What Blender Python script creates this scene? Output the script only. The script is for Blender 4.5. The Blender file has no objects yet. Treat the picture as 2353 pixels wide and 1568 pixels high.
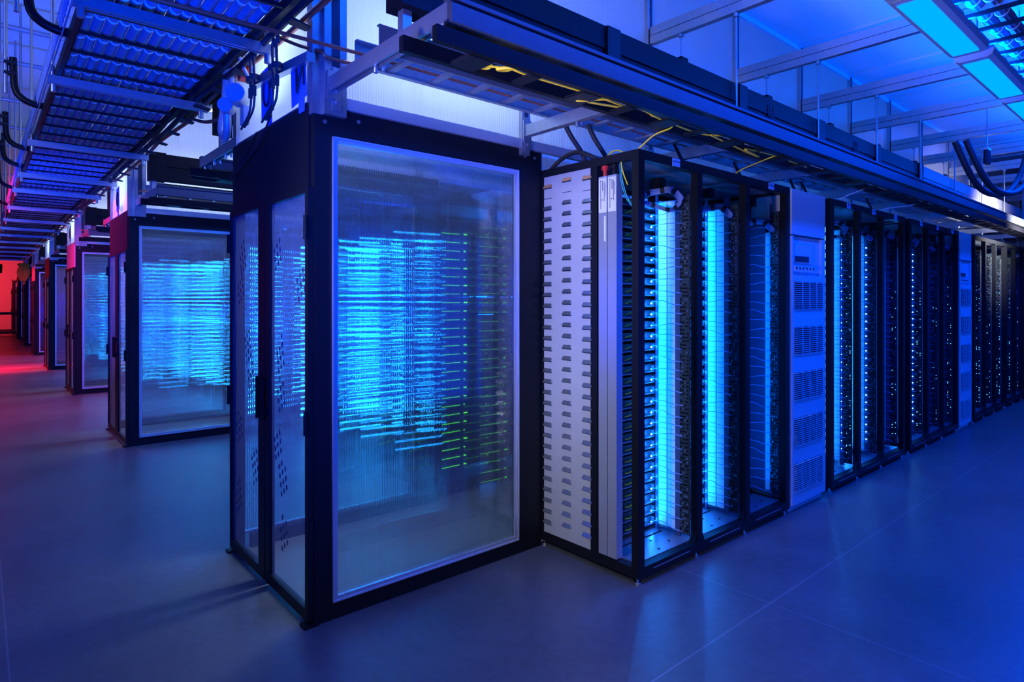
import bpy, math, random
from mathutils import Vector
random.seed(7)
sc = bpy.context.scene
COL = sc.collection
PI = math.pi

# ------------------------------------------------------------------ camera, world, light, exposure
ANG = math.atan((2820.0 - 1176.5) / 1420.0)
cam_d = bpy.data.cameras.new('camera'); cam = bpy.data.objects.new('camera', cam_d); COL.objects.link(cam)
cam.location = (0, 0, 1.5); cam.rotation_euler = (PI / 2, 0, ANG - PI / 2)
cam_d.sensor_width = 36.0; cam_d.lens = 1420.0 / 2353.0 * 36.0; cam_d.shift_y = -94.0 / 2353.0
cam_d.clip_start = 0.05; cam_d.clip_end = 200
sc.camera = cam
sc.view_settings.view_transform = 'Standard'; sc.view_settings.look = 'None'
sc.view_settings.exposure = 0.0; sc.view_settings.gamma = 1.0; sc.view_settings.use_curve_mapping = False
try:
    sc.cycles.max_bounces = 12; sc.cycles.diffuse_bounces = 3; sc.cycles.glossy_bounces = 4
    sc.cycles.transmission_bounces = 12; sc.cycles.transparent_max_bounces = 24
    sc.cycles.sample_clamp_indirect = 30.0; sc.cycles.caustics_refractive = False; sc.cycles.caustics_reflective = False
except Exception: pass
w = bpy.data.worlds.new('world'); sc.world = w; w.use_nodes = True
w.node_tree.nodes['Background'].inputs[0].default_value = (0.10, 0.14, 0.55, 1)
w.node_tree.nodes['Background'].inputs[1].default_value = 0.03

def area(name, loc, rot, sx, sy, col, watts, spread=None):
    l = bpy.data.lights.new(name, 'AREA'); l.shape = 'RECTANGLE'; l.size = sx; l.size_y = sy
    l.color = col; l.energy = watts
    if spread: l.spread = spread
    o = bpy.data.objects.new(name, l); COL.objects.link(o); o.location = loc; o.rotation_euler = rot
    return o
BLUE = (0.0, 0.055, 1.0)
LAV = (0.62, 0.66, 1.0)
DOWN = (0, 0, 0); UP = (PI, 0, 0)
LAMPX = [1.45, 2.68, 3.91, 5.26, 6.62, 7.98, 9.34, 10.7]          # left ends of the blue strip lamps of the cold aisle
LAMPY, LAMPZ = 1.16, 3.20
for i, x in enumerate(LAMPX):
    area('strip_light_down', (x + .6, LAMPY, LAMPZ - .06), DOWN, 1.15, .2, BLUE, 30)
    area('ceiling_fill', (x + .6, LAMPY, LAMPZ + .10), UP, 1.15, .16, (0, .095, 1), 90)  # added lights above the lamps to brighten the ceiling
# white tubes inside the hot aisles, above the enclosure headers
for k in range(4):
    y = 2.743 + 4.59 * k
    area('plenum_light', (1.9, y + .58, 3.7), DOWN, 1.2, .2, (.56, .72, 1.0), 36, math.radians(90))
    area('plenum_uplight', (1.9, y + .58, 2.5), UP, 1.2, .2, (.52, .72, 1.0), 16)
for k in range(1, 5):                                              # cold aisles behind
    y = 2.743 + 4.59 * k - 1.7
    area('aisle_light', (4.2, y, 3.2), DOWN, 3.2, .15, (0, .10, 1), 300)
    area('aisle_uplight', (3.2, y, 3.3), UP, 3.5, .2, (.55, .62, 1.0), 40)
# main aisle: bluish white near, red far
def aim(loc, to):
    return (Vector(to) - Vector(loc)).to_track_quat('-Z', 'Y').to_euler()
def aimed(name, loc, to, sx, sy, col, watts, spread=None):
    return area(name, loc, aim(loc, to), sx, sy, col, watts, spread)
aimed('main_aisle_light', (-1.5, 2.1, 2.9), (2.6, 2.45, 1.1), .4, .4, (.66, .70, 1.0), 7, math.radians(36))
aimed('raceway_fill', (-1.0, 1.2, 1.0), (1.9, 1.85, 2.4), .3, .3, (.8, .75, 1.0), 7, math.radians(42))  # added fill that brings out the yellow fibres in the raceway
aimed('main_aisle_blue', (-1.4, 4.5, 4.0), (.4, 4.5, 0), 4.0, .4, (.03, .12, 1.0), 9)
aimed('foreground_fill', (.3, -1.4, 2.9), (1.9, 1.45, 0), .3, .3, (1.0, .98, .86), 3.0, math.radians(44))  # added neutral fill on the near floor
aimed('tray_blue_near', (-.5, .9, 1.3), (.7, 4.0, 2.8), .5, .5, (0, .045, 1.0), 130, math.radians(110))  # added blue fill from below onto the cable tray
aimed('tray_blue_far', (-.5, 7.5, .9), (.7, 9.0, 2.8), .5, .5, (0, .05, 1.0), 120, math.radians(120))  # same added blue fill for the farther tray
aimed('main_aisle_uplight', (-1.2, 4.0, 2.9), (-.3, 6.5, 4.5), .4, .4, (.35, .45, 1.0), 50)  # added uplight to brighten the high ceiling
aimed('red_light_near', (-.9, 10.6, 2.9), (1.17, 10.6, 1.8), 2.0, .4, (1.0, .004, .07), 95, math.radians(112))
aimed('red_light_middle', (-.9, 19.5, 3.4), (1.17, 19.5, 1.2), 5.0, .4, (1.0, .01, .04), 200, math.radians(120))
aimed('red_light_floor', (.3, 17.4, 2.6), (.3, 17.4, 0), .5, .5, (1.0, .0, .05), 90, math.radians(60))
aimed('red_light_end', (-.4, 33.0, 2.8), (-.2, 36.6, 1.4), 2.2, .6, (1.0, .03, .045), 160)
aimed('white_end_light', (9.9, 1.0, 2.45), (10.2, 2.1, 2.38), .6, .3, (1, .97, .9), 75, math.radians(85))
for i in range(3):                                                 # added fill lights in place of the unseen rack row opposite
    aimed('opposite_row_fill', (4.0 + 3.2 * i, -.1, 1.3), (4.0 + 3.2 * i, 2.0, 1.2), 2.6, 1.8, (0, .075, 1.0), 30)

# ------------------------------------------------------------------ materials
def mat(name, col, rough=.5, metal=0.0, spec=.5, bump=0, scale=60, var=0.0):
    m = bpy.data.materials.new(name); m.use_nodes = True
    nt = m.node_tree; b = nt.nodes['Principled BSDF']
    b.inputs['Base Color'].default_value = (*col, 1); b.inputs['Roughness'].default_value = rough
    b.inputs['Metallic'].default_value = metal; b.inputs['Specular IOR Level'].default_value = spec
    if bump or var:
        tc = nt.nodes.new('ShaderNodeTexCoord'); n = nt.nodes.new('ShaderNodeTexNoise')
        n.inputs['Scale'].default_value = scale; n.inputs['Detail'].default_value = 4
        nt.links.new(tc.outputs['Object'], n.inputs['Vector'])
        if var:
            mx = nt.nodes.new('ShaderNodeMix'); mx.data_type = 'RGBA'
            mx.inputs['A'].default_value = (*[c * (1 - var) for c in col], 1); mx.inputs['B'].default_value = (*[min(1, c * (1 + var)) for c in col], 1)
            nt.links.new(n.outputs['Fac'], mx.inputs['Factor']); nt.links.new(mx.outputs['Result'], b.inputs['Base Color'])
        if bump:
            bp = nt.nodes.new('ShaderNodeBump'); bp.inputs['Strength'].default_value = bump; bp.inputs['Distance'].default_value = .002
            nt.links.new(n.outputs['Fac'], bp.inputs['Height']); nt.links.new(bp.outputs['Normal'], b.inputs['Normal'])
    return m
def emit(name, col, s, sample=True):
    m = bpy.data.materials.new(name); m.use_nodes = True; nt = m.node_tree; nt.nodes.clear()
    e = nt.nodes.new('ShaderNodeEmission'); o = nt.nodes.new('ShaderNodeOutputMaterial')
    e.inputs[0].default_value = (*col, 1); e.inputs[1].default_value = s; nt.links.new(e.outputs[0], o.inputs[0])
    if not sample:
        try: m.cycles.emission_sampling = 'NONE'
        except Exception: pass
    return m
def sheet(name, parts):
    """weighted mix of BSDF nodes: list of (kind, colour, roughness, weight)"""
    m = bpy.data.materials.new(name); m.use_nodes = True; nt = m.node_tree; nt.nodes.clear()
    out = nt.nodes.new('ShaderNodeOutputMaterial'); acc = None; tot = 0
    for kind, col, rough, wt in parts:
        n = nt.nodes.new('ShaderNodeBsdf' + kind); n.inputs['Color'].default_value = (*col, 1)
        if 'Roughness' in n.inputs: n.inputs['Roughness'].default_value = rough
        if 'IOR' in n.inputs: n.inputs['IOR'].default_value = 1.45
        tot += wt
        if acc is None: acc = n.outputs[0]
        else:
            mx = nt.nodes.new('ShaderNodeMixShader'); mx.inputs[0].default_value = wt / tot
            nt.links.new(acc, mx.inputs[1]); nt.links.new(n.outputs[0], mx.inputs[2]); acc = mx.outputs[0]
    nt.links.new(acc, out.inputs[0]); return m

M = {}
M['black'] = mat('black_powder_coat', (.007, .008, .012), .45, 0, .22, .08, 300)
M['blackbus'] = mat('black_busway', (.0045, .0045, .007), .42, 0, .12)
M['strut'] = mat('dull_galvanised_strut', (.085, .095, .115), .45, .6, .3, .05, 40, .15)
M['buspale'] = mat('busway_pale_metal', (.24, .24, .25), .4, .3)  # paler material for the far length of the busway
M['galv'] = mat('galvanised_steel', (.40, .43, .46), .38, .85, .5, .05, 40, .18)
M['alu'] = mat('aluminium_profile', (.72, .75, .80), .32, .75, .5)
M['louver'] = mat('louvred_steel', (.60, .60, .63), .45, .35, .5, .03, 8, .06)
M['hood'] = mat('louvre_hood', (.42, .46, .52), .28, .85)
M['slot'] = mat('dark_slot', (.02, .03, .05), .6)
M['orange'] = mat('orange_insert', (.62, .30, .12), .6)
M['white'] = mat('white_painted_steel', (.74, .76, .80), .45, 0, .5)
M['ups'] = mat('cabinet_paint', (.62, .66, .74), .4, 0, .5)
M['column'] = mat('grey_anodised_column', (.45, .48, .55), .35, .5, .5, .02, 20, .05)
M['darkblue'] = mat('dark_blue_steel', (.05, .07, .16), .4, .3)
M['server'] = mat('server_board', (.02, .035, .05), .5, .2)
M['tray'] = mat('server_tray_steel', (.30, .34, .42), .35, .7)
M['plug'] = mat('yellow_green_plug', (.35, .48, .04), .5)
M['cable'] = mat('pale_cable', (.20, .30, .62), .5)
M['bundle'] = mat('overhead_cable_jacket', (.14, .19, .34), .4, 0, .5)
M['wrap'] = mat('pale_cable_wrap', (.75, .80, .9), .35)
M['strap'] = mat('black_strap', (.01, .01, .015), .6)
M['yellow'] = mat('yellow_fibre', (.95, .62, .02), .45)
M['teal'] = mat('teal_fibre', (.05, .5, .55), .45)
M['copper'] = mat('copper', (.50, .16, .09), .35, .8)
M['brown'] = mat('brown_fitting', (.10, .06, .06), .5, .4)
M['conduit'] = mat('grey_conduit', (.35, .37, .42), .4, .4)
M['red'] = mat('red_plastic', (.70, .03, .03), .45)
M['paper'] = mat('blue_masking_paper', (.05, .16, .75), .7)
M['ink'] = mat('marker_ink', (.004, .005, .02), .6)
M['label'] = mat('white_label', (.78, .80, .86), .6)
M['bluelabel'] = mat('blue_label', (.25, .50, .95), .5)
M['ceil'] = mat('ceiling_panel', (.62, .64, .70), .55, 0, .4, .0, 1.2, .10)
M['wallred'] = mat('painted_wall', (.72, .68, .66), .7)
M['wrapyel'] = mat('yellow_bag', (.65, .55, .08), .5)
M['furn'] = mat('dark_cart', (.02, .015, .015), .5)
M['chrome'] = mat('chrome', (.75, .78, .82), .12, 1.0)
M['led'] = emit('server_light', (.012, .20, 1.0), 420)
M['ledfar'] = emit('server_light_far', (.10, .45, 1.0), 9, False)
M['ledbright'] = emit('bright_indicator', (.08, .45, 1.0), 60)
M['leddim'] = emit('server_light_dim', (.05, .25, 1.0), 2.2, False)
M['stripcyan'] = emit('cyan_streak_bar', (.02, .60, 1.0), 60, True)
M['stripblue'] = emit('blue_streak_bar', (.0, .25, 1.0), 25, True)
M['green'] = emit('green_indicator', (.10, .85, .02), 4, False)
M['lens'] = emit('lamp_lens', (.0, .46, 3.0), 1.0)
M['tube'] = emit('white_lamp_lens', (.9, .93, 1.0), 6.0)
M['clear'] = sheet('ribbed_polycarbonate', [('Refraction', (.80, .88, 1.0), .0, .50), ('Refraction', (.80, .88, 1.0), .09, .11), ('Transparent', (.8, .88, 1), 0, .20), ('Glossy', (.8, .85, 1), .10, .10), ('Translucent', (.5, .6, .9), 0, .06)])
M['upper'] = sheet('milky_ribbed_polycarbonate', [('Translucent', (.80, .83, .92), 0, .50), ('Transparent', (.85, .88, 1), 0, .28), ('Glossy', (.8, .85, 1), .22, .12), ('Diffuse', (.6, .65, .8), 0, .10)])
M['film'] = sheet('clear_door_film', [('Transparent', (.86, .92, 1), 0, .66), ('Translucent', (.45, .55, .9), 0, .12), ('Glossy', (.85, .9, 1), .18, .12), ('Diffuse', (.4, .48, .8), 0, .10)])

def floor_material():
    m = bpy.data.materials.new('polished_concrete'); m.use_nodes = True; nt = m.node_tree; b = nt.nodes['Principled BSDF']
    N = nt.nodes.new; L = nt.links.new
    tc = N('ShaderNodeTexCoord'); n1 = N('ShaderNodeTexNoise'); n1.inputs['Scale'].default_value = 1.3; n1.inputs['Detail'].default_value = 8; n1.inputs['Roughness'].default_value = .62
    n2 = N('ShaderNodeTexNoise'); n2.inputs['Scale'].default_value = 22; n2.inputs['Detail'].default_value = 6
    L(tc.outputs['Object'], n1.inputs['Vector']); L(tc.outputs['Object'], n2.inputs['Vector'])
    r = N('ShaderNodeValToRGB'); r.color_ramp.elements[0].position = .0; r.color_ramp.elements[1].position = 1.0
    r.color_ramp.elements[0].color = (.015, .017, .02, 1); r.color_ramp.elements[1].color = (.18, .187, .20, 1)
    mx = N('ShaderNodeMix'); mx.data_type = 'FLOAT'; mx.inputs['Factor'].default_value = .35
    L(n1.outputs['Fac'], mx.inputs['A']); L(n2.outputs['Fac'], mx.inputs['B']); L(mx.outputs['Result'], r.inputs[0])
    # saw-cut joints at fixed places of the slab
    sx = N('ShaderNodeSeparateXYZ'); L(tc.outputs['Object'], sx.inputs[0])
    def joint(sock, off, pitch, wd):
        a = N('ShaderNodeMath'); a.operation = 'SUBTRACT'; L(sock, a.inputs[0]); a.inputs[1].default_value = off - pitch / 2
        f = N('ShaderNodeMath'); f.operation = 'FLOORED_MODULO'; L(a.outputs[0], f.inputs[0]); f.inputs[1].default_value = pitch
        s = N('ShaderNodeMath'); s.operation = 'SUBTRACT'; L(f.outputs[0], s.inputs[0]); s.inputs[1].default_value = pitch / 2
        ab = N('ShaderNodeMath'); ab.operation = 'ABSOLUTE'; L(s.outputs[0], ab.inputs[0])
        lt = N('ShaderNodeMath'); lt.operation = 'LESS_THAN'; L(ab.outputs[0], lt.inputs[0]); lt.inputs[1].default_value = wd
        return lt.outputs[0]
    jx = joint(sx.outputs['X'], 2.965, 2.87, .0028); jy = joint(sx.outputs['Y'], 1.478, 9.18, .0035)
    mxx = N('ShaderNodeMath'); mxx.operation = 'MAXIMUM'; L(jx, mxx.inputs[0]); L(jy, mxx.inputs[1])
    cm = N('ShaderNodeMix'); cm.data_type = 'RGBA'; L(mxx.outputs[0], cm.inputs['Factor']); L(r.outputs[0], cm.inputs['A']); cm.inputs['B'].default_value = (.19, .19, .20, 1)
    L(cm.outputs['Result'], b.inputs['Base Color'])
    rr = N('ShaderNodeMapRange'); rr.inputs[3].default_value = .31; rr.inputs[4].default_value = .40; L(n1.outputs['Fac'], rr.inputs[0]); L(rr.outputs[0], b.inputs['Roughness'])
    b.inputs['Specular IOR Level'].default_value = .5
    return m
M['floor'] = floor_material()

# ------------------------------------------------------------------ mesh helpers
class MB:
    def __init__(s): s.v = []; s.f = []; s.m = []; s.sm = []
    def add(s, v, f, mi=0, smooth=False):
        n = len(s.v); s.v += v; s.f += [tuple(i + n for i in q) for q in f]; s.m += [mi] * len(f); s.sm += [smooth] * len(f); return s
    def box(s, x0, y0, z0, x1, y1, z1, mi=0, ch=0):
        x0, x1 = min(x0, x1), max(x0, x1); y0, y1 = min(y0, y1), max(y0, y1); z0, z1 = min(z0, z1), max(z0, z1)
        v = [(x0, y0, z0), (x1, y0, z0), (x1, y1, z0), (x0, y1, z0), (x0, y0, z1), (x1, y0, z1), (x1, y1, z1), (x0, y1, z1)]
        f = [(0, 3, 2, 1), (4, 5, 6, 7), (0, 1, 5, 4), (1, 2, 6, 5), (2, 3, 7, 6), (3, 0, 4, 7)]
        return s.add(v, f, mi)
    def prism(s, prof, axis, a, b, mi=0, smooth=False, caps=True):
        """profile (list of 2-D points) swept along axis from a to b; axis x: (y,z)  y: (x,z)  z: (x,y)"""
        def P(p, t): return {'x': (t, p[0], p[1]), 'y': (p[0], t, p[1]), 'z': (p[0], p[1], t)}[axis]
        n = len(prof); v = [P(p, a) for p in prof] + [P(p, b) for p in prof]
        f = [(i, (i + 1) % n, n + (i + 1) % n, n + i) for i in range(n)]
        s.add(v, f, mi, smooth)
        if caps: s.add(v, [tuple(range(n))[::-1], tuple(range(n, 2 * n))], mi)
        return s
    def tube(s, pts, r, n=8, mi=0, smooth=True, close=False, rs=None):
        pts = [Vector(p) for p in pts]; k = len(pts); v = []; up = None
        for i, p in enumerate(pts):
            t = (pts[min(i + 1, k - 1)] - pts[max(i - 1, 0)]); t = t.normalized() if t.length > 1e-9 else Vector((0, 0, 1))
            if up is None:
                up = Vector((0, 0, 1)) if abs(t.z) < .9 else Vector((1, 0, 0))
            a = up.cross(t)
            if a.length < 1e-6: a = Vector((1, 0, 0)).cross(t)
            a.normalize(); b = t.cross(a).normalized(); up = b
            R = rs[i] if rs else r
            for j in range(n):
                q = 2 * PI * j / n; v.append(tuple(p + a * (R * math.cos(q)) + b * (R * math.sin(q))))
        f = [(i * n + j, i * n + (j + 1) % n, (i + 1) * n + (j + 1) % n, (i + 1) * n + j) for i in range(k - 1) for j in range(n)]
        s.add(v, f, mi, smooth); s.add(v, [tuple(range(n))[::-1], tuple(range((k - 1) * n, k * n))], mi); return s
    def cyl(s, p0, p1, r, n=12, mi=0): return s.tube([p0, p1], r, n, mi)
    def ico(s, c, r, mi=0):
        t = (1 + 5 ** .5) / 2; q = r / math.sqrt(1 + t * t)
        v = [(-1, t, 0), (1, t, 0), (-1, -t, 0), (1, -t, 0), (0, -1, t), (0, 1, t), (0, -1, -t), (0, 1, -t), (t, 0, -1), (t, 0, 1), (-t, 0, -1), (-t, 0, 1)]
        f = [(0, 11, 5), (0, 5, 1), (0, 1, 7), (0, 7, 10), (0, 10, 11), (1, 5, 9), (5, 11, 4), (11, 10, 2), (10, 7, 6), (7, 1, 8), (3, 9, 4), (3, 4, 2), (3, 2, 6), (3, 6, 8), (3, 8, 9), (4, 9, 5), (2, 4, 11), (6, 2, 10), (8, 6, 7), (9, 8, 1)]
        return s.add([(c[0] + a * q, c[1] + b * q, c[2] + d * q) for a, b, d in v], f, mi, True)
    def mesh(s, name, mats):
        me = bpy.data.meshes.new(name); me.from_pydata(s.v, [], s.f)
        for m in (mats if isinstance(mats, (list, tuple)) else [mats]): me.materials.append(m)
        me.polygons.foreach_set('material_index', s.m); me.polygons.foreach_set('use_smooth', s.sm); me.update(); return me
    def build(s, name, mats, parent=None, label=None, loc=None, kind=None):
        o = bpy.data.objects.new(name, s.mesh(name, mats)); COL.objects.link(o)
        if parent is not None: o.parent = parent
        if loc: o.location = loc
        if label: o['label'] = label
        if kind: o['kind'] = kind
        return o
def tag(o, label, cat, group=None, kind=None):
    o['label'] = label; o['category'] = cat
    if group: o['group'] = group
    if kind: o['kind'] = kind
    return o
def thing(name, loc, label, cat, group=None, rz=0):
    o = bpy.data.objects.new(name, None); COL.objects.link(o); o.location = loc; o.rotation_euler = (0, 0, rz)
    o.empty_display_size = .1
    return tag(o, label, cat, group)
KIDS = {}
def kids(o): return [c for c in o.children]
def dup(o, loc, label=None, rz=None, group=None, skip=(), sy=None):
    r = o.copy(); COL.objects.link(r); r.location = loc
    if rz is not None: r.rotation_euler = (0, 0, rz)
    if label: r['label'] = label
    if group: r['group'] = group
    if sy is not None: r.scale = (1, sy, 1)
    for c in o.children:
        if c.name.split('.')[0] in skip: continue
        d = c.copy(); COL.objects.link(d); d.parent = r
        for e in c.children:
            g = e.copy(); COL.objects.link(g); g.parent = d
    return r
ORD = ['top', 'second', 'third', 'fourth', 'fifth', 'sixth', 'seventh', 'eighth', 'ninth', 'tenth', 'eleventh', 'twelfth', 'thirteenth', 'fourteenth', 'fifteenth', 'sixteenth', 'seventeenth', 'eighteenth', 'nineteenth', 'twentieth', 'twenty-first', 'twenty-second', 'twenty-third', 'twenty-fourth', 'twenty-fifth', 'twenty-sixth', 'twenty-seventh', 'twenty-eighth', 'twenty-ninth', 'thirtieth']
def spline(pts, n=6):
    P = [Vector(p) for p in pts]; out = []
    for i in range(len(P) - 1):
        a, b, c, d = P[max(i - 1, 0)], P[i], P[i + 1], P[min(i + 2, len(P) - 1)]
        for k in range(n):
            t = k / n; out.append(.5 * ((2 * b) + (c - a) * t + (2 * a - 5 * b + 4 * c - d) * t * t + (3 * b - a - 3 * c + d) * t ** 3))
    out.append(P[-1]); return out
def ribbed_slab(x0, x1, z0, z1, pitch=.0125, slope=.36, flat=.5, th=.006):
    """closed sheet in the XZ plane at y 0..th, its far side a row of flat lands and sloping rib flanks"""
    s = MB(); n = int((x1 - x0) / pitch); p = (x1 - x0) / n; w_ = p * (1 - flat) / 2; h = w_ * slope; v = []; xs = []
    for i in range(n):
        x = x0 + i * p; xs += [(x, th), (x + p * flat / 2, th), (x + p * flat / 2 + w_, th + h), (x + p * flat + w_, th + h)]
    xs.append((x1, th))
    for x, y in xs: v += [(x, y, z0), (x, y, z1)]
    s.add(v, [(2 * i, 2 * i + 1, 2 * i + 3, 2 * i + 2) for i in range(len(xs) - 1)], 0, False)
    s.add([(x0, 0, z0), (x1, 0, z0), (x1, 0, z1), (x0, 0, z1)], [(0, 1, 2, 3)]); return s
def ribbed_sheet(x0, x1, z0, z1, axis='x', pitch=.014, amp=.0011):
    s = MB(); n = int((x1 - x0) / pitch * 6); v = []
    for i in range(n + 1):
        x = x0 + (x1 - x0) * i / n; y = amp * math.cos(2 * PI * (x - x0) / pitch)
        v += [(x, y, z0), (x, y, z1)] if axis == 'x' else [(y, x, z0), (y, x, z1)]
    return s.add(v, [(2 * i, 2 * i + 1, 2 * i + 3, 2 * i + 2) for i in range(n)], 0, True)
def channel(s, axis, a, b, c0, c1, z0, z1, mi=0):
    """strut channel along axis, cross-section c0..c1 by z0..z1 with a slot groove in its underside and sides"""
    g = (c1 - c0) * .28; d = (z1 - z0) * .35
    s.prism([(c0, z0), (c0 + g, z0), (c0 + g, z0 + d), (c1 - g, z0 + d), (c1 - g, z0), (c1, z0), (c1, z1), (c0, z1)], axis, a, b, mi); return s

# ------------------------------------------------------------------ setting
Y0, PITCH, XF, WID = 2.743, 4.59, 1.17, 1.164
o = MB().box(-9, -6, -.1, 20, 38, 0).build('floor', M['floor']); tag(o, 'grey polished concrete floor with saw-cut joints', 'floor', kind='structure')
o = MB().box(-9, -6, 4.5, 1.14, 38, 4.6).build('ceiling', M['ceil']); tag(o, 'high white ceiling over the main aisle', 'ceiling', kind='structure')
s = MB().box(1.17, -1.8, 3.97, 20, 30, 4.05)
o = s.build('ceiling', M['ceil']); tag(o, 'ceiling panels over the rack aisles, lit blue', 'ceiling', kind='structure')
for i in range(13):
    x = 1.2 + 1.21 * i
    MB().box(x - .02, -1.8, 3.952, x + .02, Y0 - .02, 3.97).build('trim', M['ceil'], o)
o = MB().box(1.14, -6, 3.95, 1.17, 38, 4.5).build('wall_bulkhead', M['ceil']); tag(o, 'bulkhead between the high and the low ceiling', 'wall', kind='structure')
o = MB().box(-9, 36.6, 0, 20, 36.8, 4.5).build('wall_end', M['wallred']); tag(o, 'end wall of the main aisle glowing red', 'wall', kind='structure')
o = MB().box(-9, 36.56, 0, 1.2, 36.598, .16).build('baseboard_end', M['furn']); tag(o, 'dark baseboard along the red end wall', 'baseboard', kind='structure')

# upper polycarbonate walls
def upper_wall(k, side, x1, label):
    y = Y0 + PITCH * k + (WID if side else 0)
    o = ribbed_sheet(XF + .08, x1, 2.44, 3.97).build('wall_' + ('far' if side else 'near'), M['upper'], loc=(0, y, 0)); tag(o, label, 'wall', kind='structure')
    sg = 1 if side else -1; n = int((x1 - 1.2) / 1.21) + 1
    for i in range(n):
        x = 1.26 + 1.21 * i if i == 0 else 1.245 + 1.21 * i; wd = .055 if i == 0 else .03
        s = MB().box(x - wd, -.03, 2.36 if i else 2.36, x + wd, .03, 3.97)
        s.box(x - wd * .35, .031 * sg, 2.5, x + wd * .35, .034 * sg, 3.97, 1)
        s.build('post', [M['galv'], M['slot']], o)
        if k < 2:
            b = MB().box(x - .02, .032 * sg, 2.38, x + .025, .04 * sg, 2.58)
            for z in (2.42, 2.47, 2.54): b.cyl((x, .04 * sg, z), (x, .052 * sg, z), .009, 6)
            b.build('bolt_plate', M['galv'], o)
    MB().box(XF + .14, -.02 if not side else -.012, 2.40, x1, .012 if not side else .02, 2.455).build('rail', M['alu'], o)
    MB().box(XF + .08, -.025, 3.93, x1, .025, 3.97).build('rail', M['ceil'], o)
    return o
upper_wall(0, 0, 16.5, 'milky ribbed upper wall above the nearest rack row')
upper_wall(0, 1, 6.0, 'milky ribbed upper wall on the far side of the nearest enclosure')
NTH = ['nearest', 'second', 'third', 'fourth', 'fifth', 'sixth', 'seventh', 'eighth']
for k in range(1, 6):
    upper_wall(k, 0, 3.8, 'milky ribbed upper wall above the %s enclosure, side facing the camera' % NTH[k])
    if k < 4: upper_wall(k, 1, 3.2, 'milky ribbed upper wall on the far side of the %s enclosure' % NTH[k])
for k in range(6):
    y = Y0 + PITCH * k
    o = ribbed_sheet(.03, WID - .03, 2.44, 3.97, 'y').build('wall_end', M['upper'], loc=(XF + .01, y, 0)); tag(o, 'milky ribbed upper panel above the doors of the %s enclosure' % NTH[k], 'wall', kind='structure')
    MB().box(-.02, .0, 2.36, .03, .06, 3.97).build('post', M['galv'], o)
    MB().box(-.02, WID - .06, 2.36, .03, WID, 3.97).build('post', M['galv'], o)
    MB().box(-.014, .06, 2.405, .012, WID - .06, 2.43).build('rail', M['darkblue'], o)

# beams across the cold aisle and their strut grid
for i in range(1, 11):
    x = 1.245 + 1.21 * (i + 1)
    s = MB(); s.box(x - .022, -1.6, 3.335, x + .022, Y0 - .04, 3.392); s.box(x - .022, -1.6, 3.397, x + .022, Y0 - .04, 3.455); s.box(x - .018, -1.6, 3.38, x + .018, Y0 - .04, 3.41, 1)
    o = s.build('ceiling_beam', [M['galv'], M['slot']])
    tag(o, '%s steel double-channel beam crossing the blue-lit rack aisle' % ['nearest', 'second', 'third', 'fourth', 'fifth', 'sixth', 'seventh', 'eighth', 'ninth', 'farthest'][i - 1], 'beam', 'steel beams over the rack aisle')
    r = MB().cyl((x, 2.05, 2.53), (x, 2.05, 3.334), .008, 8); r.cyl((x, 2.05, 3.31), (x, 2.05, 3.334), .02, 6)
    o = r.build('threaded_rod', M['galv']); tag(o, 'thin hanger rod from the %s aisle beam down to the busway bracket' % NTH[min(i - 1, 7)] if i < 9 else 'thin hanger rod at the far end of the rack aisle, %s' % ('before the last' if i == 9 else 'the last'), 'rod', 'hanger rods of the busway')
    r = MB().cyl((x, 2.46, 3.16), (x, 2.46, 3.334), .007, 8); r.cyl((x, 2.46, 3.315), (x, 2.46, 3.334), .02, 6); r.box(x - .04, 2.43, 3.06, x + .04, 2.49, 3.165, 1)
    o = r.build('duct_hanger', [M['galv'], M['blackbus']]); tag(o, 'short rod with black clip under the %s aisle beam' % (NTH[min(i - 1, 7)] if i < 9 else ['ninth', 'tenth'][i - 9]), 'hanger', 'black clips behind the busway')

# blue strip lamps of the cold aisle
for i, x in enumerate(LAMPX):
    t = thing('strip_lamp', (x, LAMPY, LAMPZ), '%s blue strip lamp of the row under the aisle ceiling' % ['nearest', 'second', 'third', 'fourth', 'fifth', 'sixth', 'seventh', 'eighth'][i], 'lamp', 'blue strip lamps over the rack aisle')
    s = MB(); prof = [(-.118, .03), (-.108, -.005), (-.08, -.02), (.08, -.02), (.108, -.005), (.118, .03), (.08, .07), (-.08, .07)]
    s.prism(prof, 'x', 0, 1.22); s.cyl((.02, 0, -.021), (.02, 0, -.024), .02, 10, 0)
    s.build('housing', M['white'], t)
    MB().prism([(-.076, -.021), (.076, -.021), (.070, -.027), (-.070, -.027)], 'x', .06, 1.16).build('lens', M['lens'], t)
    MB().cyl((.1, 0, .07), (.1, 0, .77), .006, 6).cyl((1.1, 0, .07), (1.1, 0, .77), .006, 6).build('hanger', M['galv'], t)

for k in range(1, 5):
    for j in range(2):
        t = thing('strip_lamp', (1.5 + 1.35 * j, Y0 + PITCH * k - 1.5, 3.2), '%s white strip lamp over the aisle before the %s enclosure' % (['first', 'second'][j], NTH[k]), 'lamp', 'white strip lamps over the aisles behind')
        MB().prism(prof, 'x', 0, 1.22).build('housing', M['white'], t); MB().prism([(-.076, -.021), (.076, -.021), (.070, -.027), (-.070, -.027)], 'x', .06, 1.16).build('lens', M['tube'], t)
        MB().cyl((.1, 0, .07), (.1, 0, .77), .006, 6).cyl((1.1, 0, .07), (1.1, 0, .77), .006, 6).build('hanger', M['galv'], t)
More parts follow.
